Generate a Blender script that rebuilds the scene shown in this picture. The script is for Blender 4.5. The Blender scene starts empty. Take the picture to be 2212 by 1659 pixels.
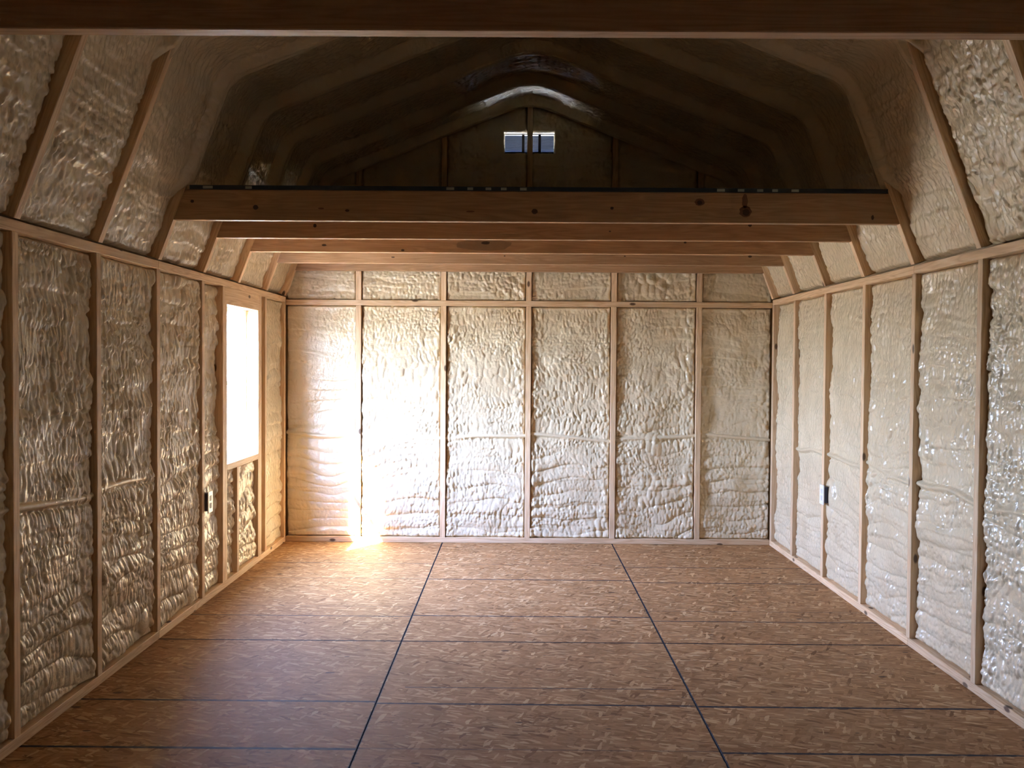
import bpy, bmesh, math, random
import numpy as np
from mathutils import Matrix, Vector

S = bpy.context.scene
COL = S.collection

# ------------------------------------------------------------------ camera
F_PX = 1996.0
YAW, PITCH, ROLL = 0.0052, -0.0233, 0.0071
cam = bpy.data.cameras.new('camera')
cam.sensor_fit = 'HORIZONTAL'
cam.sensor_width = 36.0
cam.lens = F_PX / 2212.0 * 36.0
cam.clip_start = 0.05
camo = bpy.data.objects.new('camera', cam)
COL.objects.link(camo)
fwd = Vector((-math.sin(YAW) * math.cos(PITCH), math.cos(YAW) * math.cos(PITCH), math.sin(PITCH)))
rgt = Vector((math.cos(YAW), math.sin(YAW), 0))
upv = rgt.cross(fwd)
r2 = rgt * math.cos(ROLL) + upv * math.sin(ROLL)
u2 = -rgt * math.sin(ROLL) + upv * math.cos(ROLL)
M = Matrix.Identity(4)
for i in range(3):
    M[i][0], M[i][1], M[i][2] = r2[i], u2[i], -fwd[i]
M[0][3], M[1][3], M[2][3] = -0.082, -6.618, 1.300
camo.matrix_world = M
S.camera = camo

# ------------------------------------------------------------------ sky, sun, exposure
SUN_DIR = Vector((0.62, 1.0, -0.88)).normalized()      # the way the light travels
world = bpy.data.worlds.new('sky')
S.world = world
world.use_nodes = True
wn = world.node_tree.nodes
wl = world.node_tree.links
wn.clear()
tc = wn.new('ShaderNodeTexCoord')
sep = wn.new('ShaderNodeSeparateXYZ')
wl.new(tc.outputs['Generated'], sep.inputs[0])
skyr = wn.new('ShaderNodeValToRGB')            # clear sky: pale at the horizon, blue overhead, the same all round
el = skyr.color_ramp.elements
el[0].position, el[0].color = 0.0, (0.52, 0.63, 0.84, 1)
el[1].position, el[1].color = 1.0, (0.34, 0.48, 0.90, 1)
for p_, c_ in ((0.17, (0.58, 0.72, 1.16, 1)), (0.5, (0.57, 0.78, 1.55, 1))):
    e_ = el.new(p_); e_.color = c_
wl.new(sep.outputs[2], skyr.inputs[0])
bg = wn.new('ShaderNodeBackground')
bg.inputs['Strength'].default_value = 26.0
wo = wn.new('ShaderNodeOutputWorld')
wl.new(skyr.outputs[0], bg.inputs['Color'])
wl.new(bg.outputs[0], wo.inputs['Surface'])

sun = bpy.data.lights.new('sun', 'SUN')
sun.energy = 36.0
sun.angle = math.radians(0.6)
sun.color = (1.0, 0.93, 0.80)
suno = bpy.data.objects.new('sun', sun)
COL.objects.link(suno)
suno.rotation_mode = 'QUATERNION'
suno.rotation_quaternion = SUN_DIR.to_track_quat('-Z', 'Y')
suno.location = (-6, -8, 9)

# light portal in the window opening: emits nothing, only guides the sampling of the sky
portal = bpy.data.lights.new('window_portal', 'AREA')
portal.shape = 'RECTANGLE'
portal.size = 0.95
portal.size_y = 0.70
portal.cycles.is_portal = True
po = bpy.data.objects.new('window_portal', portal)
COL.objects.link(po)
po.matrix_world = Matrix(((0, 0, -1, -1.86), (0, 1, 0, -1.02), (1, 0, 0, 1.16), (0, 0, 0, 1)))

S.view_settings.view_transform = 'Standard'
S.view_settings.look = 'None'
S.view_settings.gamma = 1.0
S.view_settings.use_curve_mapping = False
S.view_settings.exposure = 2.68
cy = S.cycles
cy.max_bounces = 10
cy.diffuse_bounces = 8
cy.glossy_bounces = 4
cy.transparent_max_bounces = 12
cy.caustics_reflective = False
cy.caustics_refractive = False
cy.sample_clamp_indirect = 14.0
cy.use_adaptive_sampling = True
cy.adaptive_threshold = 0.03
cy.use_denoising = True

# ------------------------------------------------------------------ helpers
W = 1.7398            # half width between the stud faces
SD = 0.089            # stud depth
ST = 0.038            # stud thickness
SP = 0.6096           # spacing
Y0 = -0.5395          # near edge of the first stud off the back wall
YF = -8.45            # inner face of the front wall
def YK(k): return Y0 - k * SP
PT, PB = 1.758, 1.720         # top plate (side walls)
BPT, BPB = 1.740, 1.702       # top plate (back wall)

def link(name, me, mat=None, parent=None):
    o = bpy.data.objects.new(name, me)
    COL.objects.link(o)
    if mat is not None and len(me.materials) == 0:
        me.materials.append(mat)
    if parent is not None:
        o.parent = parent
    return o

def tag(o, label=None, cat=None, group=None, kind=None):
    if label: o['label'] = label
    if cat: o['category'] = cat
    if group: o['group'] = group
    if kind: o['kind'] = kind
    return o

def empty(name, loc=(0, 0, 0)):
    o = bpy.data.objects.new(name, None)
    COL.objects.link(o)
    o.location = loc
    return o

def bm_box(bm, x0, x1, y0, y1, z0, z1):
    vs = [bm.verts.new(p) for p in ((x0, y0, z0), (x1, y0, z0), (x1, y1, z0), (x0, y1, z0),
                                    (x0, y0, z1), (x1, y0, z1), (x1, y1, z1), (x0, y1, z1))]
    for f in ((0, 3, 2, 1), (4, 5, 6, 7), (0, 1, 5, 4), (1, 2, 6, 5), (2, 3, 7, 6), (3, 0, 4, 7)):
        bm.faces.new([vs[i] for i in f])
    return vs

def bm_done(bm, name, smooth=False):
    me = bpy.data.meshes.new(name)
    bmesh.ops.recalc_face_normals(bm, faces=bm.faces)
    bm.to_mesh(me)
    bm.free()
    if smooth:
        for p in me.polygons: p.use_smooth = True
    return me

_board_cache = {}
def board_mesh(L, a, b, mat, bev=0.0018):
    key = (round(L, 4), round(a, 4), round(b, 4), mat.name)
    if key in _board_cache: return _board_cache[key]
    bm = bmesh.new()
    bm_box(bm, -L / 2, L / 2, -a / 2, a / 2, -b / 2, b / 2)
    if bev > 0:
        bmesh.ops.bevel(bm, geom=bm.edges[:], offset=bev, segments=1, affect='EDGES')
    me = bm_done(bm, 'board')
    me.materials.append(mat)
    _board_cache[key] = me
    return me

def board(name, x0, x1, y0, y1, z0, z1, mat, parent=None, bev=0.0018):
    """an axis-aligned board: its mesh runs along local X so that the grain follows its length"""
    d = (x1 - x0, y1 - y0, z1 - z0)
    c = Vector(((x0 + x1) / 2, (y0 + y1) / 2, (z0 + z1) / 2))
    ax = max(range(3), key=lambda i: d[i])
    if ax == 0:
        me = board_mesh(d[0], d[1], d[2], mat, bev); R = Matrix.Identity(4)
    elif ax == 1:
        me = board_mesh(d[1], d[0], d[2], mat, bev); R = Matrix.Rotation(math.pi / 2, 4, 'Z')
    else:
        me = board_mesh(d[2], d[1], d[0], mat, bev); R = Matrix.Rotation(-math.pi / 2, 4, 'Y')
    o = link(name, me, None, parent)
    o.matrix_basis = Matrix.Translation(c) @ R
    return o

# ------------------------------------------------------------------ materials
def nodemat(name):
    m = bpy.data.materials.new(name)
    m.use_nodes = True
    nt = m.node_tree
    bsdf = nt.nodes['Principled BSDF']
    return m, nt, bsdf

def N(nt, t, **kw):
    n = nt.nodes.new(t)
    for k, v in kw.items(): setattr(n, k, v)
    return n

def math_(nt, op, a, b=None, c=None, clamp=False):
    n = N(nt, 'ShaderNodeMath', operation=op, use_clamp=clamp)
    for i, x in enumerate((a, b, c)):
        if x is None: continue
        if isinstance(x, (int, float)): n.inputs[i].default_value = x
        else: nt.links.new(x, n.inputs[i])
    return n.outputs[0]

def ramp(nt, fac, stops):
    r = N(nt, 'ShaderNodeValToRGB')
    el = r.color_ramp.elements
    while len(el) > 1: el.remove(el[-1])
    el[0].position, el[0].color = stops[0][0], (*stops[0][1], 1)
    for p, c in stops[1:]:
        e = el.new(p); e.color = (*c, 1)
    nt.links.new(fac, r.inputs[0])
    return r.outputs[0]

def mixc(nt, fac, a, b, mode='MIX'):
    n = N(nt, 'ShaderNodeMix', data_type='RGBA', blend_type=mode)
    if isinstance(fac, (int, float)): n.inputs[0].default_value = fac
    else: nt.links.new(fac, n.inputs[0])
    for i, x in ((6, a), (7, b)):
        if isinstance(x, tuple): n.inputs[i].default_value = (*x, 1)
        else: nt.links.new(x, n.inputs[i])
    return n.outputs[2]

def wood_material(name, dark, mid, light, knots=0.5, rough=0.55, stain=0.0):
    m, nt, b = nodemat(name)
    L = nt.links
    tc = N(nt, 'ShaderNodeTexCoord')
    oi = N(nt, 'ShaderNodeObjectInfo')
    rnd = N(nt, 'ShaderNodeVectorMath', operation='SCALE')
    comb = N(nt, 'ShaderNodeCombineXYZ')
    L.new(oi.outputs['Random'], comb.inputs[0])
    L.new(math_(nt, 'FRACT', math_(nt, 'MULTIPLY', oi.outputs['Random'], 7.31)), comb.inputs[1])
    L.new(math_(nt, 'FRACT', math_(nt, 'MULTIPLY', oi.outputs['Random'], 13.7)), comb.inputs[2])
    L.new(comb.outputs[0], rnd.inputs[0]); rnd.inputs['Scale'].default_value = 9.0
    add = N(nt, 'ShaderNodeVectorMath', operation='ADD')
    L.new(tc.outputs['Object'], add.inputs[0]); L.new(rnd.outputs[0], add.inputs[1])
    # growth rings: noise stretched along the board
    mp = N(nt, 'ShaderNodeMapping'); mp.inputs['Scale'].default_value = (0.55, 9.0, 9.0)
    L.new(add.outputs[0], mp.inputs[0])
    n1 = N(nt, 'ShaderNodeTexNoise'); n1.inputs['Scale'].default_value = 2.2; n1.inputs['Detail'].default_value = 3.0
    n1.inputs['Distortion'].default_value = 0.6
    L.new(mp.outputs[0], n1.inputs['Vector'])
    rings = math_(nt, 'PINGPONG', math_(nt, 'MULTIPLY', n1.outputs[0], 9.0), 0.5)
    mp2 = N(nt, 'ShaderNodeMapping'); mp2.inputs['Scale'].default_value = (3.0, 120.0, 120.0)
    L.new(add.outputs[0], mp2.inputs[0])
    n2 = N(nt, 'ShaderNodeTexNoise'); n2.inputs['Scale'].default_value = 1.5; n2.inputs['Detail'].default_value = 2.0
    L.new(mp2.outputs[0], n2.inputs['Vector'])
    f = math_(nt, 'ADD', math_(nt, 'MULTIPLY', rings, 0.9), math_(nt, 'MULTIPLY', n2.outputs[0], 0.55))
    col = ramp(nt, f, [(0.15, dark), (0.5, mid), (0.85, light)])
    # a tone of its own for every board
    tone = math_(nt, 'MULTIPLY_ADD', oi.outputs['Random'], 0.22, 0.89)
    hv = N(nt, 'ShaderNodeHueSaturation')
    L.new(col, hv.inputs['Color']); L.new(tone, hv.inputs['Value'])
    col = hv.outputs[0]
    # knots
    mk = N(nt, 'ShaderNodeMapping'); mk.inputs['Scale'].default_value = (3.2, 7.0, 1.0)
    sx3 = N(nt, 'ShaderNodeSeparateXYZ'); L.new(add.outputs[0], sx3.inputs[0])
    cx3 = N(nt, 'ShaderNodeCombineXYZ'); L.new(sx3.outputs[0], cx3.inputs[0])
    L.new(math_(nt, 'ADD', sx3.outputs[1], sx3.outputs[2]), cx3.inputs[1])
    L.new(cx3.outputs[0], mk.inputs[0])
    vo = N(nt, 'ShaderNodeTexVoronoi', voronoi_dimensions='2D'); vo.inputs['Scale'].default_value = 1.0
    L.new(mk.outputs[0], vo.inputs['Vector'])
    sep = N(nt, 'ShaderNodeSeparateColor'); L.new(vo.outputs['Color'], sep.inputs[0])
    sel = math_(nt, 'GREATER_THAN', sep.outputs[0], 1.0 - knots)
    sp = N(nt, 'ShaderNodeMapRange'); sp.inputs[1].default_value = 0.085; sp.inputs[2].default_value = 0.050
    L.new(vo.outputs['Distance'], sp.inputs[0])
    kmask = math_(nt, 'MULTIPLY', sp.outputs[0], sel)
    col = mixc(nt, math_(nt, 'MULTIPLY', kmask, 0.9), col, (0.075, 0.032, 0.014))
    if stain > 0:
        ns = N(nt, 'ShaderNodeTexNoise'); ns.inputs['Scale'].default_value = 1.6; ns.inputs['Detail'].default_value = 1
        L.new(add.outputs[0], ns.inputs['Vector'])
        mr = N(nt, 'ShaderNodeMapRange'); mr.inputs[1].default_value = 0.60; mr.inputs[2].default_value = 0.63
        L.new(ns.outputs[0], mr.inputs[0])
        col = mixc(nt, math_(nt, 'MULTIPLY', mr.outputs[0], stain), col, (0.30, 0.19, 0.10))
    L.new(col, b.inputs['Base Color'])
    b.inputs['Roughness'].default_value = rough
    bp = N(nt, 'ShaderNodeBump'); bp.inputs['Strength'].default_value = 0.25; bp.inputs['Distance'].default_value = 0.002
    L.new(n2.outputs[0], bp.inputs['Height']); L.new(bp.outputs[0], b.inputs['Normal'])
    return m

M_WOOD = wood_material('pine_stud', (0.54, 0.35, 0.195), (0.70, 0.495, 0.30), (0.78, 0.60, 0.40), 0.33)
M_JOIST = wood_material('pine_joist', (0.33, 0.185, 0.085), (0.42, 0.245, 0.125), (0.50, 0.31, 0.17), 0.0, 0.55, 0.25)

M_BEAM = wood_material('pine_beam', (0.58, 0.34, 0.17), (0.72, 0.47, 0.27), (0.80, 0.56, 0.35), 0.2)

def foam_material(name, c_lo, c_hi, rough):
    m, nt, b = nodemat(name)
    L = nt.links
    tc = N(nt, 'ShaderNodeTexCoord')
    n = N(nt, 'ShaderNodeTexNoise'); n.inputs['Scale'].default_value = 5.0; n.inputs['Detail'].default_value = 2
    L.new(tc.outputs['Object'], n.inputs['Vector'])
    L.new(ramp(nt, n.outputs[0], [(0.3, c_lo), (0.7, c_hi)]), b.inputs['Base Color'])
    b.inputs['Roughness'].default_value = rough
    b.inputs['IOR'].default_value = 1.5
    n2 = N(nt, 'ShaderNodeTexNoise'); n2.inputs['Scale'].default_value = 75.0; n2.inputs['Detail'].default_value = 1.5
    L.new(tc.outputs['Object'], n2.inputs['Vector'])
    bp = N(nt, 'ShaderNodeBump'); bp.inputs['Strength'].default_value = 0.45; bp.inputs['Distance'].default_value = 0.005
    L.new(n2.outputs[0], bp.inputs['Height']); L.new(bp.outputs[0], b.inputs['Normal'])
    return m

M_FOAM = foam_material('spray_foam', (0.62, 0.52, 0.355), (0.69, 0.59, 0.415), 0.25)

def simple(name, col, rough=0.5, metal=0.0):
    m, nt, b = nodemat(name)
    n = N(nt, 'ShaderNodeTexNoise'); n.inputs['Scale'].default_value = 30.0; n.inputs['Detail'].default_value = 3
    tc = N(nt, 'ShaderNodeTexCoord'); nt.links.new(tc.outputs['Object'], n.inputs['Vector'])
    lo = tuple(c * 0.92 for c in col); hi = tuple(min(1, c * 1.05) for c in col)
    nt.links.new(ramp(nt, n.outputs[0], [(0.3, lo), (0.7, hi)]), b.inputs['Base Color'])
    b.inputs['Roughness'].default_value = rough
    b.inputs['Metallic'].default_value = metal
    return m

M_SHEATH = simple('plywood_sheathing', (0.50, 0.36, 0.21), 0.7)
M_WHITE = simple('white_vinyl', (0.82, 0.82, 0.80), 0.35)
M_PLATE = simple('white_plastic', (0.84, 0.83, 0.86), 0.35)
M_BOX = simple('dark_blue_plastic', (0.035, 0.04, 0.09), 0.45)
M_SOCKET = simple('grey_plastic', (0.22, 0.20, 0.22), 0.5)
M_SOCKET2 = simple('pale_plastic', (0.66, 0.65, 0.68), 0.45)
M_STAIN = simple('brown_stain', (0.30, 0.185, 0.10), 0.6)
M_NAVY = simple('navy_edge_seal', (0.014, 0.026, 0.040), 0.6)
M_MARK = simple('grey_white_paint', (0.30, 0.33, 0.30), 0.6)
M_METAL = simple('painted_louver_metal', (0.70, 0.74, 0.80), 0.4)
M_SLAT = simple('blue_grey_louver_slat', (0.055, 0.065, 0.085), 0.5)
M_GREY = simple('grey_louver_brace', (0.05, 0.05, 0.055), 0.5)
M_GROUND = simple('dry_grass_ground', (0.30, 0.26, 0.17), 0.9)

def glass_material():
    m = bpy.data.materials.new('window_glass'); m.use_nodes = True
    nt = m.node_tree; nt.nodes.clear()
    out = N(nt, 'ShaderNodeOutputMaterial')
    tr = N(nt, 'ShaderNodeBsdfTransparent'); tr.inputs[0].default_value = (0.93, 0.95, 0.94, 1)
    gl = N(nt, 'ShaderNodeBsdfGlossy'); gl.inputs['Roughness'].default_value = 0.02
    mx = N(nt, 'ShaderNodeMixShader')
    mx.inputs[0].default_value = 0.05; nt.links.new(tr.outputs[0], mx.inputs[1]); nt.links.new(gl.outputs[0], mx.inputs[2])
    nt.links.new(mx.outputs[0], out.inputs[0])
    return m
M_GLASS = glass_material()

SHEET_END = -2.349
FLOOR_LINES = [   # xmin, xmax, y at column middle, half width, strength : the chalk and print lines on the sheets
    (-1.83, -0.61, -0.695, 0.0025, 0.75), (-1.83, -0.61, -1.110, 0.0020, 0.65), (-1.83, -0.61, -1.744, 0.0018, 0.45),
    (-1.83, -0.61, -1.932, 0.0026, 0.80), (-1.83, -0.61, -3.118, 0.0032, 0.95), (-1.83, -0.61, -3.552, 0.0036, 0.98),
    (-0.61, 0.61, -0.540, 0.0018, 0.45), (-0.61, 0.61, -0.703, 0.0020, 0.60), (-0.61, 0.61, -1.115, 0.0034, 0.95),
    (-0.61, 0.61, -1.914, 0.0030, 0.95), (-0.52, 0.56, -2.957, 0.0018, 0.80), (-0.61, 0.61, -3.134, 0.0030, 0.92), (-0.61, 0.61, -3.545, 0.0022, 0.40),
    (0.61, 1.83, -0.755, 0.0026, 0.85), (0.61, 1.83, -1.165, 0.0028, 0.90), (0.61, 1.83, -1.790, 0.0018, 0.60),
    (0.61, 1.83, -1.980, 0.0026, 0.85), (0.61, 1.83, -3.140, 0.0034, 0.98), (0.61, 1.83, -3.556, 0.0032, 0.95),
]
def osb_material():
    m, nt, b = nodemat('osb_floor')
    L = nt.links
    tc = N(nt, 'ShaderNodeTexCoord')
    P = tc.outputs['Object']
    def strands(rot, sx, sy, seed):
        mp = N(nt, 'ShaderNodeMapping')
        mp.inputs['Rotation'].default_value = (0, 0, rot)
        mp.vector_type = 'TEXTURE'
        mp.inputs['Scale'].default_value = (1.0 / sx, 1.0 / sy, 1)
        mp.inputs['Location'].default_value = (seed, seed * 1.7, 0)
        L.new(P, mp.inputs[0])
        nz = N(nt, 'ShaderNodeTexNoise'); nz.inputs['Scale'].default_value = 0.8; nz.inputs['Detail'].default_value = 1
        L.new(mp.outputs[0], nz.inputs['Vector'])
        ad = N(nt, 'ShaderNodeVectorMath', operation='MULTIPLY_ADD')
        L.new(nz.outputs['Color'], ad.inputs[0]); ad.inputs[1].default_value = (0.9, 0.9, 0); L.new(mp.outputs[0], ad.inputs[2])
        v = N(nt, 'ShaderNodeTexVoronoi', voronoi_dimensions='2D', distance='CHEBYCHEV'); v.inputs['Scale'].default_value = 1.0
        L.new(ad.outputs[0], v.inputs['Vector'])
        s = N(nt, 'ShaderNodeSeparateColor'); L.new(v.outputs['Color'], s.inputs[0])
        return s.outputs[0], s.outputs[1], v.outputs['Distance']
    a = strands(0.20, 17, 66, 0.0)
    c = strands(-0.50, 19, 80, 3.3)
    d = strands(1.15, 22, 74, 6.1)
    e = strands(-0.15, 13, 90, 9.7)
    # one layer over the other: each strand chosen by its own random number
    v = a[0]
    for lay, th in ((e, 0.45), (c, 0.62), (d, 0.78)):
        pick = math_(nt, 'GREATER_THAN', lay[1], th)
        mx = N(nt, 'ShaderNodeMix', data_type='FLOAT'); L.new(pick, mx.inputs[0]); L.new(v, mx.inputs[2]); L.new(lay[0], mx.inputs[3])
        v = mx.outputs[0]
    col = ramp(nt, v, [(0.0, (0.218, 0.103, 0.038)), (0.10, (0.318, 0.158, 0.061)), (0.45, (0.393, 0.206, 0.086)),
                       (0.80, (0.452, 0.250, 0.112)), (0.90, (0.552, 0.338, 0.166)), (1.0, (0.619, 0.412, 0.218))])
    g = N(nt, 'ShaderNodeTexNoise'); g.inputs['Scale'].default_value = 2.2; g.inputs['Detail'].default_value = 4
    L.new(P, g.inputs['Vector'])
    col = mixc(nt, 0.35, col, ramp(nt, g.outputs[0], [(0.3, (0.55, 0.52, 0.50)), (0.7, (1, 1, 1))]), 'MULTIPLY')
    mg = N(nt, 'ShaderNodeMapping'); mg.vector_type = 'TEXTURE'; mg.inputs['Scale'].default_value = (1 / 14, 1 / 160, 1); mg.inputs['Rotation'].default_value = (0, 0, 0.2)
    L.new(P, mg.inputs[0])
    gr = N(nt, 'ShaderNodeTexNoise'); gr.inputs['Scale'].default_value = 1.0; gr.inputs['Detail'].default_value = 3
    L.new(mg.outputs[0], gr.inputs['Vector'])
    col = mixc(nt, 0.45, col, ramp(nt, gr.outputs[0], [(0.35, (0.62, 0.58, 0.54)), (0.62, (1, 1, 1))]), 'MULTIPLY')
    # small dark bark flecks
    vk = N(nt, 'ShaderNodeTexVoronoi', voronoi_dimensions='2D'); vk.inputs['Scale'].default_value = 3.3
    mk = N(nt, 'ShaderNodeMapping'); mk.inputs['Scale'].default_value = (0.7, 1.6, 1); mk.inputs['Rotation'].default_value = (0, 0, 0.4)
    L.new(P, mk.inputs[0]); L.new(mk.outputs[0], vk.inputs['Vector'])
    sk = N(nt, 'ShaderNodeSeparateColor'); L.new(vk.outputs['Color'], sk.inputs[0])
    kmask = math_(nt, 'MULTIPLY', math_(nt, 'GREATER_THAN', sk.outputs[1], 0.55),
                  math_(nt, 'LESS_THAN', vk.outputs['Distance'], math_(nt, 'MULTIPLY', sk.outputs[0], 0.05)))
    col = mixc(nt, math_(nt, 'MULTIPLY', kmask, 0.8), col, (0.055, 0.03, 0.02))
    # print lines
    sx = N(nt, 'ShaderNodeSeparateXYZ'); L.new(P, sx.inputs[0])
    X, Y = sx.outputs[0], sx.outputs[1]
    wob = N(nt, 'ShaderNodeTexNoise'); wob.inputs['Scale'].default_value = 45.0; wob.inputs['Detail'].default_value = 2
    L.new(P, wob.inputs['Vector'])
    wv = math_(nt, 'MULTIPLY', math_(nt, 'SUBTRACT', wob.outputs[0], 0.5), 0.006)
    Yw = math_(nt, 'ADD', Y, wv)
    Xw = math_(nt, 'ADD', X, wv)
    brk = N(nt, 'ShaderNodeTexNoise'); brk.inputs['Scale'].default_value = 22.0; brk.inputs['Detail'].default_value = 3
    L.new(P, brk.inputs['Vector'])
    brm = N(nt, 'ShaderNodeMapRange'); brm.inputs[1].default_value = 0.30; brm.inputs[2].default_value = 0.48; brm.inputs[3].default_value = 0.7
    L.new(brk.outputs[0], brm.inputs[0])
    tot = None
    for x0, x1, y, hw, st in FLOOR_LINES:
        ln = math_(nt, 'COMPARE', Yw, y, hw * 2.2)
        inx = math_(nt, 'COMPARE', X, (x0 + x1) / 2, (x1 - x0) / 2)
        t = math_(nt, 'MULTIPLY', math_(nt, 'MULTIPLY', ln, inx), st)
        tot = t if tot is None else math_(nt, 'MAXIMUM', tot, t)
    tot = math_(nt, 'MULTIPLY', tot, brm.outputs[0])
    for y in (SHEET_END, SHEET_END - 2.438):
        tot = math_(nt, 'MAXIMUM', tot, math_(nt, 'MULTIPLY', math_(nt, 'COMPARE', Yw, y, 0.0062), 0.9))
    for x in (-0.6096, 0.6096):
        tot = math_(nt, 'MAXIMUM', tot, math_(nt, 'COMPARE', Xw, x, 0.0046))
    col = mixc(nt, tot, col, (0.018, 0.022, 0.034))
    L.new(col, b.inputs['Base Color'])
    b.inputs['Roughness'].default_value = 0.66
    b.inputs['Specular IOR Level'].default_value = 0.18
    bp = N(nt, 'ShaderNodeBump'); bp.inputs['Strength'].default_value = 0.35; bp.inputs['Distance'].default_value = 0.003
    L.new(math_(nt, 'ADD', v, math_(nt, 'MULTIPLY', gr.outputs[0], 0.5)), bp.inputs['Height']); L.new(bp.outputs[0], b.inputs['Normal'])
    return m
M_OSB = osb_material()

# ------------------------------------------------------------------ ground outside
bm = bmesh.new()
bm_box(bm, -60, 60, -60, 60, -0.75, -0.55)
tag(link('ground', bm_done(bm, 'ground'), M_GROUND), 'dry grassy ground around the building', 'ground', kind='structure')

# ------------------------------------------------------------------ floor
bm = bmesh.new()
bm_box(bm, -1.84, 1.84, YF - 0.1, 0.1, -0.20, -0.0195)
floor = tag(link('floor', bm_done(bm, 'floor'), M_SHEATH), 'bare strand board floor of the cabin', kind='structure')
xs = (-1.829, -0.6096, 0.6096, 1.829)
ys = [0.089, SHEET_END, SHEET_END - 2.438, SHEET_END - 4.877, YF - 0.09]
for j in range(len(ys) - 1):
    for i in range(3):
        bm = bmesh.new()
        g = 0.0012
        bm_box(bm, xs[i] + g, xs[i + 1] - g, ys[j + 1] + g, ys[j] - g, -0.0185, 0.0)
        bmesh.ops.bevel(bm, geom=[e for e in bm.edges if all(abs(v.co.z) < 1e-6 for v in e.verts)], offset=0.0012, segments=1, affect='EDGES')
        link('osb_sheet', bm_done(bm, 'osb_sheet'), M_OSB, floor)

# ------------------------------------------------------------------ foam
def vn(rng, U, V, su, sv):
    u = U / su; v = V / sv
    u = u - u.min() + 1; v = v - v.min() + 1
    nu, nv = int(u.max()) + 3, int(v.max()) + 3
    G = rng.uniform(-1, 1, (nu, nv))
    i = u.astype(int); j = v.astype(int)
    a = u - i; b = v - j
    a = a * a * (3 - 2 * a); b = b * b * (3 - 2 * b)
    return (G[i, j] * (1 - a) * (1 - b) + G[i + 1, j] * a * (1 - b) + G[i, j + 1] * (1 - a) * b + G[i + 1, j + 1] * a * b)

def lobes(rng, u, v, pu, pv, tip=0.6, jit=0.3, slant=0.12, curl=0.0):
    u = u - u.min() + 2 * pu; v = v - v.min() + 2 * pv
    nu, nv = int(u.max() / pu) + 5, int(v.max() / pv) + 4
    JX = rng.uniform(-jit, jit, (nu, nv)); JY = rng.uniform(-1, 1, (nu, nv)) * 0.32
    AM = rng.uniform(0.45, 1.0, (nu, nv)); SL = rng.normal(0, slant, (nu, nv)) + rng.normal(0, slant, (1, nv))
    SZ = rng.uniform(0.8, 1.2, (nu, nv)); LN = rng.uniform(0.65, 1.2, (nu, nv))
    OFF = rng.uniform(0, 1, nv)
    out = np.zeros_like(u)
    j0 = (v / pv).astype(int)
    for dj in (-1, 0, 1):
        j = np.clip(j0 + dj, 0, nv - 1)
        i0 = np.floor(u / pu - OFF[j]).astype(int)
        for di in (-1, 0, 1):
            i = np.clip(i0 + di, 0, nu - 1)
            cu = (i + 0.5 + OFF[j] + JX[i, j]) * pu
            cv = (j + 0.5 + JY[i, j]) * pv
            dv = (v - cv)
            q2 = dv / pv
            du = (u - cu - SL[i, j] * dv - curl * pu * q2 * q2) / (0.66 * pu * SZ[i, j])
            dv = dv / (0.74 * pv * LN[i, j])
            q = 1 - du * du - np.abs(dv) ** 2.6
            h = np.where(q > 0, np.sqrt(np.maximum(q, 0)) * AM[i, j] * (1 - tip * dv * 0.75), 0)
            out = np.maximum(out, h)
    return out

def foam_relief(rng, U, V, w, h, lobe=0.014, roll=0.014, low=0.009, pu=0.021, pv=0.046, rollbase=0.25, rollh=0.095, edge_blob=0.012, wave=0.042, row=0.006):
    wv = V + wave * vn(rng, U, V, 0.38, 0.30) + 0.010 * vn(rng, U, V, 0.11, 0.10)
    wu = U + 0.010 * vn(rng, U, V, 0.10, 0.16)
    H = low * vn(rng, U, V, 0.22, 0.18) + 0.45 * low * vn(rng, U, V, 0.09, 0.07)
    mod = np.clip(0.75 + 0.45 * vn(rng, U, V, 0.16, 0.08), 0.25, 1.15)
    L1 = lobes(rng, wu, wv, pu, pv, curl=0.5)
    L2 = lobes(rng, wu, wv, pu * 1.8, pv * 1.6, tip=0.8, curl=0.5)
    L3 = lobes(rng, wu, wv, pu * 0.85, pv * 0.55, tip=0.5, jit=0.4)
    m2 = np.clip(vn(rng, U, V, 0.25, 0.13) * 2.2 - 0.5, 0, 1)
    m3 = np.clip(vn(rng, U, V, 0.20, 0.10) * 2.2 + 0.1, 0, 1) * (1 - m2)
    H = H + lobe * mod * (L1 * (1 - m2) * (1 - m3) + 1.25 * L2 * m2 + 0.8 * L3 * m3)
    # every pass of the gun leaves a shelf that hangs over the pass below
    t = wv / (pv * 1.9); f = t - np.floor(t)
    H = H + row * np.clip(vn(rng, U, V, 0.3, 0.1) + 0.5, 0, 1) * (1 - f) * np.clip(f / 0.12, 0, 1)
    rm = np.clip(rollbase + 1.0 * np.clip(1 - V / 0.95, 0, 1) + 0.5 * vn(rng, U, V, 0.35, 0.25), 0, 1)
    t = (wv + 0.045 * vn(rng, U, V, 0.30, 0.45) + 0.03 * (U / max(w, 0.1)) * rng.uniform(-1, 1)) / rollh
    ph = rng.uniform(0, 1, int(t.max() - t.min()) + 4)
    k = np.floor(t - t.min()).astype(int)
    f = t - t.min() - k
    prof = np.power(np.maximum(0, 1 - np.abs(2 * f - 0.7) ** 2.2 * np.where(f > 0.35, 0.59, 1.9)), 0.6)
    H = H + roll * rm * prof * (0.5 + 0.9 * ph[k])
    d = np.minimum(U, w - U)
    e = np.clip(1.15 - d / 0.075, 0, 1)
    if edge_blob > 0:
        H = H + edge_blob * np.sqrt(e) * lobes(rng, U + 0.008 * vn(rng, U, V, .05, .05), wv, 0.034, 0.062, tip=0.4, jit=0.35)
    return H, d

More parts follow.
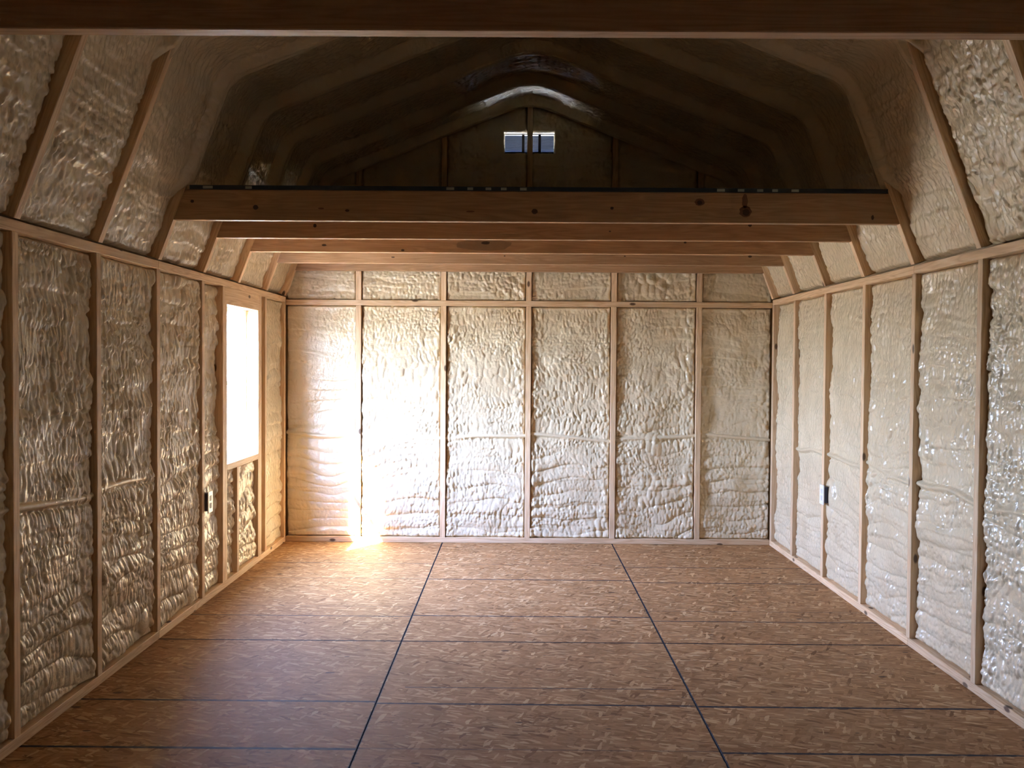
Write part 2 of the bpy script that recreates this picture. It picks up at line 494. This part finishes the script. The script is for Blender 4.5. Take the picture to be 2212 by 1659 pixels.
def grid_faces(nu, nv, flip):
    idx = np.arange(nu * nv).reshape(nu, nv)
    q = np.stack((idx[:-1, :-1], idx[1:, :-1], idx[1:, 1:], idx[:-1, 1:]), -1).reshape(-1, 4)
    return q[:, ::-1] if flip else q

def mesh_np(name, P, Q, mat):
    me = bpy.data.meshes.new(name)
    nf = len(Q)
    me.vertices.add(len(P)); me.vertices.foreach_set('co', np.ascontiguousarray(P, np.float32).ravel())
    me.loops.add(nf * 4); me.loops.foreach_set('vertex_index', np.ascontiguousarray(Q, np.int32).ravel())
    me.polygons.add(nf)
    me.polygons.foreach_set('loop_start', np.arange(0, nf * 4, 4, dtype=np.int32))
    me.polygons.foreach_set('use_smooth', np.ones(nf, bool))
    me.update(calc_edges=True)
    me.materials.append(mat)
    return me

_seed = [100]
def foam_panel(parent, org, eu, ev, en, w, h, res=0.005, base=0.052, ridge=None, bulges=(), rim=0.020, plate_rim=0.012, hole=None, name='foam_panel', **kw):
    """a sprayed bay: grid over w x h from org along eu, ev, raised along en"""
    _seed[0] += 1
    rng = np.random.default_rng(_seed[0])
    nu, nv = max(4, int(w / res) + 1), max(4, int(h / res) + 1)
    U, V = np.meshgrid(np.linspace(0, w, nu), np.linspace(0, h, nv), indexing='ij')
    H, d = foam_relief(rng, U, V, w, h, **kw)
    H = H + base
    # ragged shrinkage along the studs
    rr = rim * (0.8 + 0.6 * vn(rng, U, V, 1.0, 0.05) + 0.5 * vn(rng, U, V, 1.0, 0.16))
    H = H - 0.030 * np.clip(1 - d / np.maximum(rr, 0.004), 0, 1) ** 1.6
    dv = np.minimum(V, h - V)
    H = H - 0.018 * np.clip(1 - dv / plate_rim, 0, 1) ** 1.5
    if ridge is not None:                                  # a cable sprayed over
        zc = ridge + 0.012 * vn(rng, U, V * 0, 0.25, 1) + 0.05 * (U / w - 0.5) * rng.uniform(-1, 1)
        q = np.clip(1 - ((V - zc) / 0.014) ** 2, 0, 1)
        H = np.where(q > 0, np.maximum(H, base + 0.004 + 0.018 * np.sqrt(q)) , H)
        H = H - 0.006 * np.exp(-((V - zc + 0.024) / 0.008) ** 2)
    for bu, bv, br, bh in bulges:
        q = np.clip(1 - ((U - bu) / br) ** 2 - ((V - bv) / (br * 1.3)) ** 2, 0, 1)
        H = np.maximum(H, np.where(q > 0, base + bh * np.sqrt(q), 0))
    H = np.clip(H, 0.004, 0.105)
    P = (np.array(org)[None, None] + U[..., None] * np.array(eu) + V[..., None] * np.array(ev) + H[..., None] * np.array(en)).reshape(-1, 3)
    flip = np.dot(np.cross(eu, ev), en) < 0
    Q = grid_faces(nu, nv, flip)
    if hole is not None:
        inside = ((U > hole[0]) & (U < hole[1]) & (V > hole[2]) & (V < hole[3])).ravel()
        Q = Q[~inside[Q].all(1)]
        H2 = H.ravel().copy(); H2[inside] = 0.0
        P = (np.array(org)[None] + U.reshape(-1, 1) * np.array(eu) + V.reshape(-1, 1) * np.array(ev) + H2[:, None] * np.array(en))
    return link(name, mesh_np(name, P, Q, M_FOAM), None, parent)

# ------------------------------------------------------------------ left wall with window
WY0, WY1, WZ0, WZ1 = -1.339, -0.703, 0.705, 1.620
xo, xi = -W - SD - 0.012, -W - SD
bm = bmesh.new()
bm_box(bm, xo, xi, YF - 0.1, WY0, -0.1, 1.80)
bm_box(bm, xo, xi, WY1, 0.101, -0.1, 1.80)
bm_box(bm, xo, xi, WY0, WY1, -0.1, WZ0)
bm_box(bm, xo, xi, WY0, WY1, WZ1, 1.80)
wall_l = tag(link('wall_left', bm_done(bm, 'wall_left'), M_SHEATH), 'left wall of open studs and spray foam around the window', kind='structure')
bm = bmesh.new()
bm_box(bm, W + SD, W + SD + 0.012, YF - 0.1, 0.101, -0.1, 1.80)
wall_r = tag(link('wall_right', bm_done(bm, 'wall_right'), M_SHEATH), 'right wall of open studs and spray foam', kind='structure')

def side_x(s, a, b):
    x0, x1 = s * (W + a), s * (W + b)
    return (min(x0, x1), max(x0, x1))

for s, wall in ((-1, wall_l), (1, wall_r)):
    xa, xb = side_x(s, 0, SD)
    # plates, in two lengths with a butt joint as in the photograph
    jt = YK(3) + 0.019 if s < 0 else YK(3) + 0.02
    for y0, y1 in ((YF, jt - 0.0008), (jt + 0.0008, -0.0005)):
        board('bottom_plate', xa, xb, y0, y1, 0.0005, ST, M_WOOD, wall)
        board('top_plate', xa, xb, y0, y1, PB, PT, M_WOOD, wall)
    board('stud', xa, xb, -ST - 0.001, -0.001, ST, PB, M_WOOD, wall)
    for k in range(0, 13):
        if s < 0 and k == 1: continue
        board('stud', xa, xb, YK(k), YK(k) + ST, ST, PB, M_WOOD, wall)
xa, xb = side_x(-1, 0, SD)
board('king_stud', xa, xb, WY0 - 2 * ST, WY0 - ST, ST, PB, M_WOOD, wall_l)
board('jack_stud', xa, xb, WY0 - ST, WY0, ST, WZ1, M_WOOD, wall_l)
board('jack_stud', xa, xb, WY1, WY1 + ST, ST, WZ1, M_WOOD, wall_l)
board('king_stud', xa, xb, WY1 + ST, WY1 + 2 * ST, ST, PB, M_WOOD, wall_l)
board('header', xa, xb, WY0 - ST, WY1 + ST, WZ1, PB - 0.0005, M_WOOD, wall_l)
board('window_sill', xa, xb, WY0, WY1, WZ0 - ST, WZ0, M_WOOD, wall_l)
board('cripple_stud', xa, xb, YK(1), YK(1) + ST, ST, WZ0 - ST, M_WOOD, wall_l)

RZ = 0.780 - ST
def side_panel(s, wall, y0, y1, z0=ST, z1=PB, **kw):
    return foam_panel(wall, (s * (W + SD), y0, z0), (0, 1, 0), (0, 0, 1), (-s, 0, 0), y1 - y0, z1 - z0, **kw)

# left wall bays, far to near
side_panel(-1, wall_l, YK(0) + ST, -ST, lobe=0.009, low=0.008)
side_panel(-1, wall_l, WY1 + 2 * ST, YK(0), base=0.026)
side_panel(-1, wall_l, YK(1) + ST, WY1, z1=WZ0 - ST, lobe=0.016, base=0.044)
side_panel(-1, wall_l, WY0, YK(1), z1=WZ0 - ST, lobe=0.015, base=0.038, edge_blob=0.016)
side_panel(-1, wall_l, YK(2) + ST, WY0 - 2 * ST, lobe=0.015, edge_blob=0.015, base=0.040)
side_panel(-1, wall_l, YK(3) + ST, YK(2), res=0.0042, lobe=0.018, roll=0.010, pu=0.019, pv=0.052, bulges=((0.46, 0.06, 0.06, 0.03),))
side_panel(-1, wall_l, YK(4) + ST, YK(3), res=0.0038, lobe=0.018, roll=0.009, pu=0.019, pv=0.054, ridge=RZ, bulges=((0.47, 0.08, 0.05, 0.03),))
side_panel(-1, wall_l, YK(5) + ST, YK(4), res=0.0038, lobe=0.018, roll=0.009, pv=0.056, pu=0.020, ridge=RZ)
side_panel(-1, wall_l, YK(6) + ST, YK(5), lobe=0.018, roll=0.009, pv=0.056, pu=0.020, ridge=RZ)
# right wall bays
for k in range(-1, 6):
    y1 = -ST if k == -1 else YK(k)
    side_panel(1, wall_r, YK(k + 1) + ST, y1, lobe=0.0095 if k < 4 else 0.014, roll=0.009, pv=0.036, pu=0.021, edge_blob=0.011,
               ridge=RZ - 0.02 if k >= 0 else None, base=0.050, bulges=((0.535, 0.49, 0.085, 0.034), (0.53, 0.40, 0.06, 0.03)) if k == 1 else ())
for s, wall in ((-1, wall_l), (1, wall_r)):
    for k in range(6, 12):
        side_panel(s, wall, YK(k + 1) + ST, YK(k), res=0.02)
    side_panel(s, wall, YF, YK(12), res=0.02)

# ------------------------------------------------------------------ gambrel roof profile
KN = (1.415, 2.600)
FT = (1.735, PT)
AP = (0.0, 3.165)
def offset_profile(d):
    """half profile moved outwards by d: foot, knee, apex"""
    v1 = Vector((KN[0] - FT[0], KN[1] - FT[1])).normalized(); n1 = Vector((v1.y, -v1.x))
    v2 = Vector((AP[0] - KN[0], AP[1] - KN[1])).normalized(); n2 = Vector((v2.y, -v2.x))
    if n1.x < 0: n1 = -n1
    if n2.y < 0: n2 = -n2
    f = Vector(FT) + n1 * d
    b = (n1 + n2).normalized(); kk = Vector(KN) + b * (d / b.dot(n1))
    a = Vector((0, AP[1] + d / n2.y))
    return f, kk, a

# roof sheathing (one shell)
fo, ko, ao = offset_profile(SD)
f3, k3, a3 = offset_profile(SD + 0.016)
fo = Vector((fo.x + 0.02, fo.y - 0.05)); f3 = Vector((f3.x + 0.026, f3.y - 0.066))
inn = [(-fo.x, fo.y), (-ko.x, ko.y), (0, ao.y), (ko.x, ko.y), (fo.x, fo.y)]
out = [(-f3.x, f3.y), (-k3.x, k3.y), (0, a3.y), (k3.x, k3.y), (f3.x, f3.y)]
bm = bmesh.new()
ya, yb = YF - 0.25, 0.25
va = [[bm.verts.new((p[0], y, p[1])) for p in ring] for y in (ya, yb) for ring in (inn, out)]
ia, oa, ib, ob = va
for i in range(4):
    bm.faces.new((ia[i], ia[i + 1], ib[i + 1], ib[i]))
    bm.faces.new((oa[i], ob[i], ob[i + 1], oa[i + 1]))
    bm.faces.new((ia[i], oa[i], oa[i + 1], ia[i + 1]))
    bm.faces.new((ib[i], ib[i + 1], ob[i + 1], ob[i]))
bm.faces.new((ia[0], ib[0], ob[0], oa[0])); bm.faces.new((ia[4], oa[4], ob[4], ib[4]))
ceiling = tag(link('ceiling', bm_done(bm, 'ceiling'), M_SHEATH), 'gambrel roof with rafters buried in spray foam', kind='structure')

def rafter(s, y, top=1.0):
    p0 = Vector((s * FT[0], y + ST / 2, FT[1])); p1 = Vector((s * KN[0], y + ST / 2, KN[1]))
    d = (p1 - p0); Ln = d.length * top; d.normalize()
    n = Vector((s * d.z, 0, -s * d.x)); 
    if n.x * s < 0: n = -n
    c = p0 + d * (Ln / 2 + 0.004) + n * (SD / 2)
    yv = n.cross(d)
    me = board_mesh(round(Ln, 4), ST, SD, M_WOOD)
    o = link('rafter', me, None, ceiling)
    R = Matrix.Identity(4)
    for i in range(3):
        R[i][0], R[i][1], R[i][2], R[i][3] = d[i], yv[i], n[i], c[i]
    o.matrix_basis = R
for s in (-1, 1):
    rafter(s, -ST - 0.002)
    for k in range(0, 13): rafter(s, YK(k))

# rounded rafter-face profile, left foot to right foot
def round_profile(step):
    pts = [Vector((-FT[0], FT[1])), Vector((-KN[0], KN[1])), Vector(AP), Vector((KN[0], KN[1])), Vector((FT[0], FT[1]))]
    out = [pts[0]]
    for i in (1, 2, 3):
        rr = 0.07 if i != 2 else 0.16
        a = pts[i] + (pts[i - 1] - pts[i]).normalized() * rr
        b = pts[i] + (pts[i + 1] - pts[i]).normalized() * rr
        for t in np.linspace(0, 1, 9):
            out.append(a * (1 - t) ** 2 + pts[i] * 2 * t * (1 - t) + b * t * t)
    out.append(pts[4])
    P = np.array([(p.x, p.y) for p in out])
    sl = np.concatenate(([0], np.cumsum(np.hypot(*np.diff(P, axis=0).T))))
    n = int(sl[-1] / step) + 1
    s = np.linspace(0, sl[-1], n)
    X = np.interp(s, sl, P[:, 0]); Z = np.interp(s, sl, P[:, 1])
    tx, tz = np.gradient(X), np.gradient(Z)
    for _ in range(6):
        tx = np.convolve(np.pad(tx, 1, 'edge'), [.25, .5, .25], 'valid'); tz = np.convolve(np.pad(tz, 1, 'edge'), [.25, .5, .25], 'valid')
    l = np.hypot(tx, tz); tx /= l; tz /= l
    return s, X, Z, tz, -tx            # inward normal points down and to the middle

def smooth(x, a, b):
    t = np.clip((x - a) / (b - a), 0, 1)
    return t * t * (3 - 2 * t)

def roof_panel(y0, y1, cov0, cov1, mid_lo=-0.040, mid_hi=-0.045, res=0.0062, lobe=0.014, low=0.008):
    """foam of one roof bay, rafter centre to rafter centre; cov0/cov1: height above which the near/far rafter is buried"""
    _seed[0] += 1
    rng = np.random.default_rng(_seed[0])
    s, X, Z, nx, nz = round_profile(res)
    w = y1 - y0
    nu = max(4, int(w / res) + 1)
    U, SV = np.meshgrid(np.linspace(0, w, nu), s, indexing='ij')
    Zg = np.broadcast_to(Z, U.shape)
    H, d = foam_relief(rng, U, SV, w, s[-1], lobe=lobe, low=low, pu=0.020, pv=0.040, roll=0.004, rollbase=0.2, edge_blob=0.0)
    deck = smooth(Zg, 2.05, 2.15)
    g = mid_lo * (1 - deck) + mid_hi * deck
    g = g + H - 0.006
    for dd, cv in ((U, cov0), (w - U, cov1)):
        c = smooth(Zg + 0.05 * vn(rng, U, SV, 0.3, 0.3), cv - 0.06, cv + 0.06)
        rib = 1 - smooth(dd + 0.008 * vn(rng, U, SV, 0.05, 0.08), 0.022, 0.075)
        g = g * (1 - rib * c) + rib * c * (0.012 + 0.45 * H)
        e = np.clip(1 - (dd - 0.019) / 0.022, 0, 1)
        g = g - 0.026 * e ** 1.5 * (1 - c) * (0.7 + 0.6 * vn(rng, U, SV, 1, 0.06))
        g = np.where((dd < 0.017) & (c < 0.3), np.minimum(g, -0.004), g)
        c0 = smooth(Zg, cv - 0.06, cv + 0.06)
        we = 1 - smooth(dd, 0.0, 0.018)
        g = g * (1 - we) + we * (-0.006 + 0.026 * c0)
    foot = np.minimum(SV, s[-1] - SV)
    g = g - 0.02 * np.clip(1 - foot / 0.02, 0, 1)
    g = np.clip(g, -0.084, 0.03)
    P = np.stack((X[None] + nx[None] * g, y0 + U, Z[None] + nz[None] * g), -1).reshape(-1, 3)
    return link('foam_panel', mesh_np('foam_panel', P, grid_faces(nu, len(s), True), M_FOAM), None, ceiling)

hs = ST / 2
roof_panel(YK(0) + hs, -0.004, 2.10, 2.10, lobe=0.011)
roof_panel(YK(1) + hs, YK(0) + hs, 2.10, 2.10)
roof_panel(YK(2) + hs, YK(1) + hs, 2.10, 2.10)
roof_panel(YK(3) + hs, YK(2) + hs, 2.10, 2.10)
roof_panel(YK(4) + hs, YK(3) + hs, 2.50, 2.08, mid_hi=-0.020, lobe=0.011)
roof_panel(YK(5) + hs, YK(4) + hs, 2.62, 2.50, mid_lo=-0.036, mid_hi=-0.034, lobe=0.015)
roof_panel(YK(6) + hs, YK(5) + hs, 2.62, 2.62, mid_lo=-0.036, mid_hi=-0.034, lobe=0.015)
for k in range(6, 12):
    roof_panel(YK(k + 1) + hs, YK(k) + hs, 2.62, 2.62, res=0.025)
roof_panel(YF, YK(12) + hs, 2.62, 2.62, res=0.025)

# ------------------------------------------------------------------ back wall and front wall
VX0, VX1, VZ0, VZ1 = -0.186, 0.178, 2.802, 2.948
def gable_shell(bm, y0, y1, hole):
    """gambrel-shaped sheathing with a rectangular hole for the louver"""
    f_, k_, a_ = offset_profile(SD + 0.008)
    def top(x):
        x = abs(x)
        if x > k_.x: return f_.y + (k_.y - f_.y) * (f_.x - x) / (f_.x - k_.x) if x < f_.x else f_.y
        return a_.y + (k_.y - a_.y) * x / k_.x
    cuts = sorted({-W - SD, -k_.x, 0.0, k_.x, W + SD} | (set(hole[:2]) if hole else set()))
    for xa_, xb_ in zip(cuts[:-1], cuts[1:]):
        ta, tb = top(xa_), top(xb_)
        spans = [(-0.1, -0.1, ta, tb)]
        if hole and xa_ >= hole[0] - 1e-6 and xb_ <= hole[1] + 1e-6:
            spans = [(-0.1, -0.1, hole[2], hole[2]), (hole[3], hole[3], ta, tb)]
        for za, zb, ta, tb in spans:
            v = [bm.verts.new(p) for p in ((xa_, y0, za), (xb_, y0, zb), (xb_, y1, zb), (xa_, y1, za),
                                           (xa_, y0, ta), (xb_, y0, tb), (xb_, y1, tb), (xa_, y1, ta))]
            for f in ((0, 3, 2, 1), (4, 5, 6, 7), (0, 1, 5, 4), (1, 2, 6, 5), (2, 3, 7, 6), (3, 0, 4, 7)):
                bm.faces.new([v[i] for i in f])
bm = bmesh.new(); gable_shell(bm, SD, SD + 0.012, (VX0, VX1, VZ0, VZ1))
wall_b = tag(link('wall_back', bm_done(bm, 'wall_back'), M_SHEATH), 'back gable wall of open studs and cream spray foam', kind='structure')
bm = bmesh.new(); gable_shell(bm, YF - SD - 0.012, YF - SD, None)
wall_f = tag(link('wall_front', bm_done(bm, 'wall_front'), M_SHEATH), 'front gable wall behind the camera', kind='structure')

def roof_z(x):
    x = abs(x)
    if x > KN[0]: return FT[1] + (KN[1] - FT[1]) * (FT[0] - x) / (FT[0] - KN[0])
    return AP[1] + (KN[1] - AP[1]) * x / KN[0]

board('bottom_plate', -W + 0.0005, W - 0.0005, 0, SD, 0.0005, ST, M_WOOD, wall_b)
board('top_plate', -W + 0.0005, W - 0.0005, 0, SD, BPB, BPT, M_WOOD, wall_b)
for i in range(-2, 3):
    x = i * SP
    board('stud', x - ST / 2, x + ST / 2, 0, SD, ST, BPB, M_WOOD, wall_b)
    board('gable_stud', x - ST / 2, x + ST / 2, 0, SD, BPT, roof_z(x) + 0.02, M_WOOD, wall_b)
edges = [-W] + [i * SP for i in range(-2, 3)] + [W]
styles = [dict(lobe=0.0045, roll=0.010, low=0.007, edge_blob=0.002, rollh=0.075),
          dict(), dict(), dict(), dict(),
          dict(lobe=0.0085, low=0.012, edge_blob=0.008, pv=0.036, roll=0.016)]
for i in range(6):
    x0 = edges[i] + (ST / 2 if i else 0.001); x1 = edges[i + 1] - (ST / 2 if i < 5 else 0.001)
    foam_panel(wall_b, (x0, SD, ST), (1, 0, 0), (0, 0, 1), (0, -1, 0), x1 - x0, BPB - ST, res=0.0046, base=0.052,
               ridge=0.768 - ST, rim=0.007 if i in (0, 5) else 0.016, rollbase=0.12, **styles[i])
    # gable bay above the plate, up to the roof
    if i in (0, 5):
        inner = x1 if i == 0 else x0
        ht = roof_z(inner) - BPT
    else:
        ht = max(roof_z(x0), roof_z(x1)) - BPT
    lowz = 2.0 - BPT
    foam_panel(wall_b, (x0, SD, BPT), (1, 0, 0), (0, 0, 1), (0, -1, 0), x1 - x0, lowz, res=0.005, base=0.054, rim=0.014, rollbase=0.0,
               lobe=0.016 if 0 < i < 5 else 0.009, pu=0.027, pv=0.042, roll=0.004)
    if i in (2, 3):      # leave the louver free
        hu0, hu1 = (VX0 - x0, 9.0) if i == 2 else (-9.0, VX1 - x0)
        foam_panel(wall_b, (x0, SD, 2.0), (1, 0, 0), (0, 0, 1), (0, -1, 0), x1 - x0, BPT + ht - 2.0, res=0.008, rollbase=0.0,
                   hole=(hu0 - 0.002, hu1 + 0.002, VZ0 - 2.002, VZ1 - 1.998))
    else:
        foam_panel(wall_b, (x0, SD, 2.0), (1, 0, 0), (0, 0, 1), (0, -1, 0), x1 - x0, BPT + ht - 2.0, res=0.010, rollbase=0.0)

# front wall framing, behind the camera
board('bottom_plate', -W + 0.0005, W - 0.0005, YF - SD, YF, 0.0005, ST, M_WOOD, wall_f)
for i in range(-2, 3):
    x = i * SP
    board('stud', x - ST / 2, x + ST / 2, YF - SD, YF, ST, roof_z(x), M_WOOD, wall_f)
for i in range(6):
    x0 = edges[i] + (ST / 2 if i else 0.001); x1 = edges[i + 1] - (ST / 2 if i < 5 else 0.001)
    ht = roof_z(x1 if i == 0 else x0) if i in (0, 5) else max(roof_z(x0), roof_z(x1))
    foam_panel(wall_f, (x0, YF - SD, ST), (1, 0, 0), (0, 0, 1), (0, 1, 0), x1 - x0, ht - ST, res=0.02)

# ------------------------------------------------------------------ louver vent in the gable
def louver(y, label):
    t = tag(empty('gable_vent', ((VX0 + VX1) / 2, y, VZ0)), label, 'vent')
    ox, oy, oz = t.location
    def part(name, x0, x1, y0, y1, z0, z1, mat):
        o = board(name, x0 - ox, x1 - ox, y0 - oy, y1 - oy, z0 - oz, z1 - oz, mat, t, bev=0.0006)
        return o
    s = 1 if y > -4 else -1
    ya, yb = sorted((y, y + s * 0.034))
    part('vent_frame', VX0, VX1, ya, yb, VZ0, VZ0 + 0.006, M_METAL)
    part('vent_frame', VX0, VX1, ya, yb, VZ1 - 0.006, VZ1, M_METAL)
    part('vent_frame', VX0, VX0 + 0.006, ya, yb, VZ0 + 0.006, VZ1 - 0.006, M_METAL)
    part('vent_frame', VX1 - 0.006, VX1, ya, yb, VZ0 + 0.006, VZ1 - 0.006, M_METAL)
    n = 11
    me = None
    for k in range(n):
        z = VZ0 + 0.012 + (VZ1 - VZ0 - 0.030) * k / (n - 1)
        o = board('slat', VX0 + 0.006 - ox, VX1 - 0.006 - ox, ya + 0.004 - oy, ya + 0.030 - oy, z - 0.0008 - oz, z + 0.0008 - oz, M_SLAT, t, bev=0)
        o.matrix_basis = o.matrix_basis @ Matrix.Rotation(-s * math.radians(45), 4, 'X')
    for x in (-0.048, 0.070):
        part('brace', x - 0.010, x + 0.010, ya - 0.001 if s < 0 else ya - 0.006, ya - 0.001, VZ0 + 0.006, VZ1 - 0.006, M_GREY)
    return t
louver(SD + 0.002, 'small daylit louver vent high in the back gable behind a stud')

# ------------------------------------------------------------------ window
wx1 = -W - SD + 0.012; wx0 = wx1 - 0.045
win = tag(empty('window_1', (wx0, WY0, WZ0)), 'tall single-hung window with white frame in the left wall', kind='structure')
def wpart(name, x0, x1, y0, y1, z0, z1, mat, par=win):
    l = win.location
    p = par
    o = board(name, x0 - l.x, x1 - l.x, y0 - l.y, y1 - l.y, z0 - l.z, z1 - l.z, mat, p, bev=0.001)
    return o
fw = 0.028
wpart('window_frame', wx0, wx1, WY0, WY0 + fw, WZ0, WZ1, M_WHITE)
wpart('window_frame', wx0, wx1, WY1 - fw, WY1, WZ0, WZ1, M_WHITE)
wpart('window_frame', wx0, wx1, WY0 + fw, WY1 - fw, WZ0, WZ0 + fw, M_WHITE)
wpart('window_frame', wx0, wx1, WY0 + fw, WY1 - fw, WZ1 - fw, WZ1, M_WHITE)
zm = (WZ0 + WZ1) / 2
wpart('meeting_rail', wx0 + 0.012, wx1 - 0.012, WY0 + fw, WY1 - fw, zm - 0.014, zm + 0.014, M_WHITE)
wpart('pane', wx0 + 0.016, wx0 + 0.020, WY0 + fw, WY1 - fw, zm + 0.014, WZ1 - fw, M_GLASS)
wpart('pane', wx0 + 0.030, wx0 + 0.034, WY0 + fw, WY1 - fw, WZ0 + fw, zm - 0.014, M_GLASS)

# ------------------------------------------------------------------ loft joists and decks
JB, JT = 1.9445, 2.083
def rafter_x(z): return FT[0] + (KN[0] - FT[0]) * (z - FT[1]) / (KN[1] - FT[1])
def joist(y, label, group='loft joists', mat=None):
    xb_, xt_ = rafter_x(JB), rafter_x(JT)
    bm = bmesh.new()
    c = Vector((0, y, JB))
    vs = [bm.verts.new(p) for p in ((-xb_, 0, 0), (xb_, 0, 0), (xb_, ST, 0), (-xb_, ST, 0),
                                    (-xt_, 0, JT - JB), (xt_, 0, JT - JB), (xt_, ST, JT - JB), (-xt_, ST, JT - JB))]
    for f in ((0, 3, 2, 1), (4, 5, 6, 7), (0, 1, 5, 4), (1, 2, 6, 5), (2, 3, 7, 6), (3, 0, 4, 7)):
        bm.faces.new([vs[i] for i in f])
    bmesh.ops.bevel(bm, geom=bm.edges[:], offset=0.002, segments=1, affect='EDGES')
    o = link('loft_joist', bm_done(bm, 'loft_joist'), mat or M_JOIST)
    o.location = c
    return tag(o, label, 'joist', group)
M_KNOT = simple('dark_knot', (0.055, 0.026, 0.013), 0.6)
M_KNOTR = simple('reddish_knot', (0.17, 0.075, 0.035), 0.6)
def knots(o, spots):
    """dark knots let into the near face of a joist: (x, z, half width, half height, material)"""
    for x, z, rx, rz, mt in spots:
        bm = bmesh.new()
        n_ = 14
        ring = [bm.verts.new((x + rx * math.cos(6.2832 * i / n_) * (1 + 0.12 * math.sin(3 * i + 9 * x)), -0.0003 - 0.0004 * (mt is KD) - 0.0002 * (mt is KR), z - JB + rz * math.sin(6.2832 * i / n_))) for i in range(n_)]
        back = [bm.verts.new((v.co.x, 0.001, v.co.z)) for v in ring]
        bm.faces.new(ring); bm.faces.new(back[::-1])
        for i in range(n_):
            bm.faces.new((ring[i], ring[(i + 1) % n_], back[(i + 1) % n_], back[i]))
        link('knot', bm_done(bm, 'knot'), mt, o)
KD, KR = M_KNOT, M_KNOTR
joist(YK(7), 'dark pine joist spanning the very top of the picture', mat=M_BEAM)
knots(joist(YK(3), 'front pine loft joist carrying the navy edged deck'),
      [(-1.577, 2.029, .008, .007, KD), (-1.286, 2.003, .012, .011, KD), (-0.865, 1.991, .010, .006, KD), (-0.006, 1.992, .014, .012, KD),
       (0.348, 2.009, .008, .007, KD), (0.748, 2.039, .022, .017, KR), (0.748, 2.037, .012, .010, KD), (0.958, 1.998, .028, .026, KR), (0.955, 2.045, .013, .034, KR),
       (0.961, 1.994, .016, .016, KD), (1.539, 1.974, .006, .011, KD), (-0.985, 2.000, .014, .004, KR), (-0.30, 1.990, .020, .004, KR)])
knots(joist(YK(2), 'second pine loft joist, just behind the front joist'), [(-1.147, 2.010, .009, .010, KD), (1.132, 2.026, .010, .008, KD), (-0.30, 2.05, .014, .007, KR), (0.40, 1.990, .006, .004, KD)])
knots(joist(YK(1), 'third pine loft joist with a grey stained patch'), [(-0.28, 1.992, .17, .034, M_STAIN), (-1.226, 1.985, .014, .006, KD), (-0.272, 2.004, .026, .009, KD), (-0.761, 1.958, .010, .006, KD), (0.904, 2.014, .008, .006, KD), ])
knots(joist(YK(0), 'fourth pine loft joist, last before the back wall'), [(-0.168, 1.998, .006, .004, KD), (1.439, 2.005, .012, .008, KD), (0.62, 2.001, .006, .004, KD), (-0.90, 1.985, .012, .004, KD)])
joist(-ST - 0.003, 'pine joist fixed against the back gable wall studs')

def deck(y0, y1, label, edge_front):
    t = empty('loft_deck', (0, (y0 + y1) / 2, JT))
    tag(t, label, 'loft floor') if edge_front else tag(t, label, kind='structure')
    oy = t.location.y
    hw = 1.600
    zb, zt = 0.0006, 0.0195
    bm = bmesh.new(); bm_box(bm, -hw, hw, y0 + 0.002 - oy, y1 - oy, zb, zt)
    link('deck_sheet', bm_done(bm, 'deck_sheet'), M_OSBDECK, t)
    if edge_front:
        bm = bmesh.new(); bm_box(bm, -hw + 0.012, hw + 0.006, y0 - oy, y0 + 0.002 - oy, zb, zt + 0.0005)
        e = link('edge_seal', bm_done(bm, 'edge_seal'), M_NAVY, t)
        e['label'] = 'navy painted sheet edge'
        for xp, wp in EDGE_MARKS:
            x = -0.082 + (xp - 1113) * 4.25 / F_PX * 1.0
            bm = bmesh.new(); bm_box(bm, x - wp / 2, x + wp / 2, y0 - 0.0006 - oy, y0 - 0.00005 - oy, 0.004, 0.016)
            link('paint_mark', bm_done(bm, 'paint_mark'), M_MARK, e)
M_OSBDECK = simple('osb_deck', (0.36, 0.23, 0.13), 0.6)
EDGE_MARKS = [(445, .045), (533, .03), (967, .036), (1010, .026), (1049, .026), (1082, .026), (1124, .03), (1548, .036), (1591, .03), (1632, .028), (1664, .026), (1707, .034)]
deck(YK(3) - 0.004, -0.045, 'strand board loft deck with a navy front edge and pale marks', True)
deck(YF + 0.01, YK(7) + ST, 'strand board loft deck above the camera position', False)

# ------------------------------------------------------------------ outlets
def outlet(s, y0, z0, label, smat):
    """box, cover plate with two sockets; s: wall side, y0: near edge of the box, z0: bottom"""
    t = tag(empty('outlet', (s * (W - 0.016), y0, z0)), label, 'outlet', 'wall outlets')
    def p(name, a, b, y_a, y_b, z_a, z_b, mat, par=t, bev=0.0015):
        x0, x1 = sorted((-s * a, -s * b))
        return board(name, x0, x1, y_a, y_b, z_a, z_b, mat, par, bev)
    p('outlet_box', -0.075, 0.0, 0.0, 0.056, 0.010, 0.104, M_BOX)
    c = p('cover_plate', 0.0, 0.006, -0.007, 0.063, 0.0, 0.114, M_PLATE)
    inv = c.matrix_basis.inverted()
    for zc in (0.037, 0.077):
        q = p('socket', 0.006, 0.008, 0.014, 0.042, zc - 0.014, zc + 0.014, smat)
        q.parent = c
        q.matrix_basis = inv @ q.matrix_basis
outlet(-1, YK(2) + ST + 0.002, 0.485, 'white outlet with two sockets on the left wall before the window', M_SOCKET)
outlet(1, YK(1) - 0.058, 0.478, 'white outlet box on a right wall stud seen edge on', M_SOCKET2)
